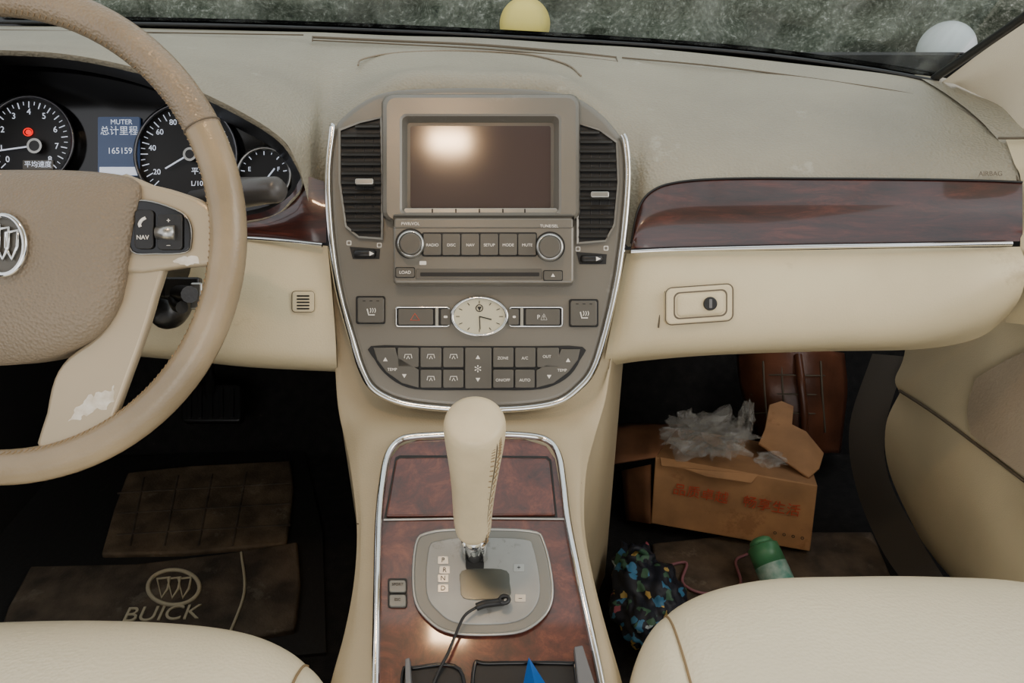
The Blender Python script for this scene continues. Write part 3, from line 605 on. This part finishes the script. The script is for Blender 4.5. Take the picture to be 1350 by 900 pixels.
# ================================================================= STUFF in passenger footwell
def cbox(name,q,depth,m):
    q=[V(*p) for p in q]; nn=(q[1]-q[0]).cross(q[3]-q[0]).normalized()
    if nn.dot(FW)<0: nn=-nn
    b=[p+nn*depth for p in q]
    return mk(name,q+b,[(0,1,2,3),(4,5,6,7),(0,1,5,4),(1,2,6,5),(2,3,7,6),(3,0,4,7)],m,bevel=.002)
group('cardboard_box')
fq=[(864,602,1.17),(1078,640,1.12),(1068,727,1.16),(858,690,1.20)]
cbox('carton',fq,.14,'card')
q=[V(*p) for p in fq]; ux=(q[1]-q[0]).normalized(); nz=(q[1]-q[0]).cross(q[3]-q[0]).normalized(); 
if nz.dot(FW)>0: nz=-nz
vy=nz.cross(ux)
def btxt(s,f,g,size,m):
    p=q[0].lerp(q[1],f).lerp(q[3].lerp(q[2],f),g)+nz*.002
    cu=bpy.data.curves.new('box_print','FONT'); cu.body=s; cu.size=size; cu.align_x='CENTER'; cu.align_y='CENTER'; cu.extrude=.0003
    o=link(bpy.data.objects.new('box_print',cu),m); o.matrix_world=Matrix.Translation(p)@Matrix((ux,vy,nz)).transposed().to_4x4()
btxt('品质卓越',.3,.42,.021,'redp'); btxt('畅享生活',.74,.42,.021,'redp'); btxt('◦ ◦ ◦ ◦',.86,.8,.016,'gap')
surf('box_flap',[[(864,602,1.17),(805,612,1.2)],[(880,580,1.22),(806,562,1.26)],[(895,560,1.28),(900,560,1.3)]],'card2',4,4,solid=.003)
surf('box_flap_red',[[(858,612,1.19),(820,620,1.23)],[(858,690,1.2),(826,685,1.24)]],'card2',4,4,solid=.003)
mk('box_flap_top',[V(1014,534,1.25),V(1030,529,1.255),V(1046,536,1.26),V(1044,560,1.22),V(1062,570,1.2),V(1086,598,1.19),V(1080,618,1.16),V(1066,630,1.14),V(1030,605,1.17),V(1000,585,1.2),V(1008,566,1.22)],[(0,1,2,3,10),(10,3,4,5,6,7,8,9)],'card',solid=.004,bevel=.001)
mk('box_torn_flap',[V(870,603,1.168),V(1000,626,1.14),V(990,637,1.133),V(930,628,1.14),V(902,618,1.15),V(872,614,1.157)],[(0,1,2,3,4,5)],'card',solid=.003)
group('plastic_bag')
crumple('bag_body',V(932,572,1.16),.05,.035,.026,'plastic',1.0,2.5,1,4,flat=True); crumple('bag_inner',V(945,577,1.16),.035,.025,.02,'plastic',1.2,3,17,3,flat=True); crumple('bag_twist',V(982,560,1.16),.012,.012,.034,'plastic',.9,3,7,3,flat=True); crumple('bag_handle',V(905,560,1.16),.012,.012,.024,'plastic',.9,3,9,3,flat=True); crumple('bag_corner',V(1015,606,1.125),.022,.012,.008,'plastic',.9,3,12,3,flat=True)
group('leather_bag')
surf('bag_body',[[(978,468,1.40),(984,510,1.39),(1000,552,1.39),(1010,590,1.39)],[(1010,462,1.36),(1014,510,1.345),(1026,552,1.345),(1036,592,1.36)],[(1062,462,1.35),(1066,510,1.335),(1070,550,1.335),(1074,594,1.35)],[(1104,468,1.39),(1108,510,1.37),(1104,548,1.37),(1098,594,1.39)]],'brownbag',6,6,solid=.03)
for x in (1006,1030,1056,1082): tube('quilt_seam',[V(x,476,1.334),V(x+2,515,1.322),V(x+6,570,1.328)],.0018,'gap')
for y in (495,520,545): tube('quilt_seam',[V(990,y,1.36),V(1026,y-1,1.325),V(1066,y,1.315),V(1100,y,1.35)],.0014,'gap')
tube('bag_strap',[V(1052,468,1.33),V(1056,500,1.31),V(1060,540,1.31),V(1060,575,1.32)],.007,'brownbag')
group('floral_bag')
crumple('bag_body',FL.P(843,788,.05)+Vector((.012,0,-.005)),.05,.078,.045,'floral',.3,2.0,5,5)
crumple('bag_gather',FL.P(832,745,.07)+Vector((.006,0,0)),.03,.03,.03,'floral',.4,3,8,4)
tube('bag_strap',[FL.P(822,742,.08),FL.P(838,722,.11),FL.P(862,740,.08)],.004,'floral')
group('spray_can')
a=V(1004,718,1.09); b=V(1036,790,1.05)
d=(b-a).normalized()
sweep('can_body',[(a,.018,.018),(a+d*.003,.0222,.0222),(a+d*.03,.0226,.0226)],'green',n=28); sweep('can_label',[(a+d*.03,.0228,.0228),(a+d*.135,.0228,.0228)],'label',n=28)
sweep('can_cap',[(a-d*.010,.010,.010),(a-d*.007,.015,.015),(a,.0175,.0175)],'green',n=24)
group('pink_cord'); ftube('cord',[(880,745),(905,742),(900,768),(930,782),(975,772),(970,740),(985,730)],FL,.016,.0022,'pink')
# ================================================================= SEATS
def seat(name,cx,yc,a,b,zc,hz):
    group(name); k=3.5
    def extra(ax_,v): return (.012*math.exp(-((ax_-.88)/.09)**2)-.005*math.exp(-((ax_-.79)/.02)**2))*v
    bm=bmesh.new(); bmesh.ops.create_cube(bm,size=2); bmesh.ops.subdivide_edges(bm,edges=bm.edges,cuts=44,use_grid_fill=True)
    for v in bm.verts:
        p=v.co; r=(abs(p.x)**k+abs(p.y)**k+abs(p.z)**k)**(1/k); q=p/r
        z=q.z*hz
        if q.z>0: z+=extra(abs(q.x),q.z)+.0018*noise.noise(Vector((q.x*3+cx*9,q.y*3,0)))
        v.co=Vector((cx+q.x*a,yc+q.y*b,zc+z))
    me=bpy.data.meshes.new('cushion'); bm.to_mesh(me); bm.free()
    for p in me.polygons: p.use_smooth=True
    o=link(bpy.data.objects.new('cushion',me),'leather')
    def top(x,y):
        v=max(0,1-abs(x)**k-abs(y)**k)**(1/k); return Vector((cx+x*a,yc+y*b,zc+v*hz+extra(abs(x),v)+.0012))
    for sx in (-1,1): tube('cushion_seam',[top(sx*.79,t) for t in (-.7,-.5,-.3,0,.2,.4,.5,.6,.7,.75,.8,.83)],.0011,'stitch')
    boxw('seat_base',cx-a*.8,cx+a*.8,yc-b*.8,yc+b*.75,0,zc-.02,'black',.01)
seat('bucket_seat',-.40,.215,.28,.287,.25,.09)
seat('bucket_seat.001',.358,.262,.272,.295,.25,.09)
# ================================================================= OUTSIDE
group('ground'); boxw('ground_surface',-15,15,1.8,14,-.45,-.35,'ground')
group('hedge')
vs=[];fs=[];nx,nz=160,50
for j in range(nz+1):
    for i in range(nx+1):
        x=-9+18*i/nx; z=-.4+3.2*j/nz; p=Vector((x*1.5,z*2,0)); y=5.6+.35*noise.noise(p*.8)+.25*noise.noise(p*3)+.6*(z/3)
        vs.append((x,y,z))
fs=[(j*(nx+1)+i,j*(nx+1)+i+1,(j+1)*(nx+1)+i+1,(j+1)*(nx+1)+i) for j in range(nz) for i in range(nx)]
mk('foliage',vs,fs,'hedge',smooth=True)
def globe(name,px,py,t,r,m):
    group(name); p=V(px,py,t)
    bm=bmesh.new(); bmesh.ops.create_uvsphere(bm,u_segments=32,v_segments=20,radius=r); bmesh.ops.translate(bm,verts=bm.verts,vec=p)
    me=bpy.data.meshes.new('globe'); bm.to_mesh(me); bm.free()
    for q in me.polygons: q.use_smooth=True
    link(bpy.data.objects.new('globe',me),m)
    sweep('post',[(Vector((p.x,p.y,-.35)),.05,.05),(Vector((p.x,p.y,p.z-r*1.15)),.05,.05),(Vector((p.x,p.y,p.z-r*.9)),.09,.09)],'white')
M['yel']=mat('yellow_globe',(240,214,112),.4); M['wgl']=mat('white_globe',(205,208,205),.4)
globe('globe_lamp',692,32,4.5,.15,'yel'); globe('globe_lamp.001',1247,66,4.2,.15,'wgl')
# ================================================================= LIGHTS
def reflect_pt(px,py,dist):
    r=ray(px,py).normalized(); p=ST.P(px,py,.004); rr_=r-2*r.dot(ST.n)*ST.n; return p,rr_,p+rr_*dist
p,rd,lp=reflect_pt(592,187,.655)
group('dome_lamp')
M['lamp']=mat('lamp_lens',(255,240,215),.4,emit=(255,212,165),es=140)
boxw('lamp_housing',lp.x-.07,lp.x+.07,lp.y-.045,lp.y+.03,lp.z+.006,1.2,'cream',.002)
boxw('lamp_lens',lp.x-.032,lp.x+.032,lp.y-.016,lp.y+.016,lp.z-.002,lp.z+.006,'lamp',.003)
w=bpy.data.worlds.new('World'); bpy.context.scene.world=w; w.use_nodes=True; nt=w.node_tree
bg=nt.nodes['Background']; bg.inputs['Color'].default_value=(.95,.96,1,1); bg.inputs['Strength'].default_value=1.5
def area(name,loc,target,size,power,col):
    l=bpy.data.lights.new(name,'AREA'); l.energy=power; l.size=size; l.color=col; o=bpy.data.objects.new(name,l); bpy.context.scene.collection.objects.link(o)
    o.location=loc; o.rotation_euler=(Vector(target)-Vector(loc)).to_track_quat('-Z','Y').to_euler(); return o
area('added_fill_right',(1.6,.1,1.5),(0,.7,.4),1.0,12,(1,.95,.87))  # unseen area light added on the right to fill the cabin
area('added_fill_rear',(-.2,-1.3,1.0),(0,.6,.45),.8,6,(1,.95,.87))  # fill light added behind the camera to lift the stack faces
# ================================================================= CAMERA
cd=bpy.data.cameras.new('camera'); cd.sensor_width=36; cd.lens=36*F/1350; cd.clip_start=.01
co=bpy.data.objects.new('camera',cd); bpy.context.scene.collection.objects.link(co); co.location=CAM; co.rotation_euler=(math.radians(90)-TH,0,0)
bpy.context.scene.camera=co
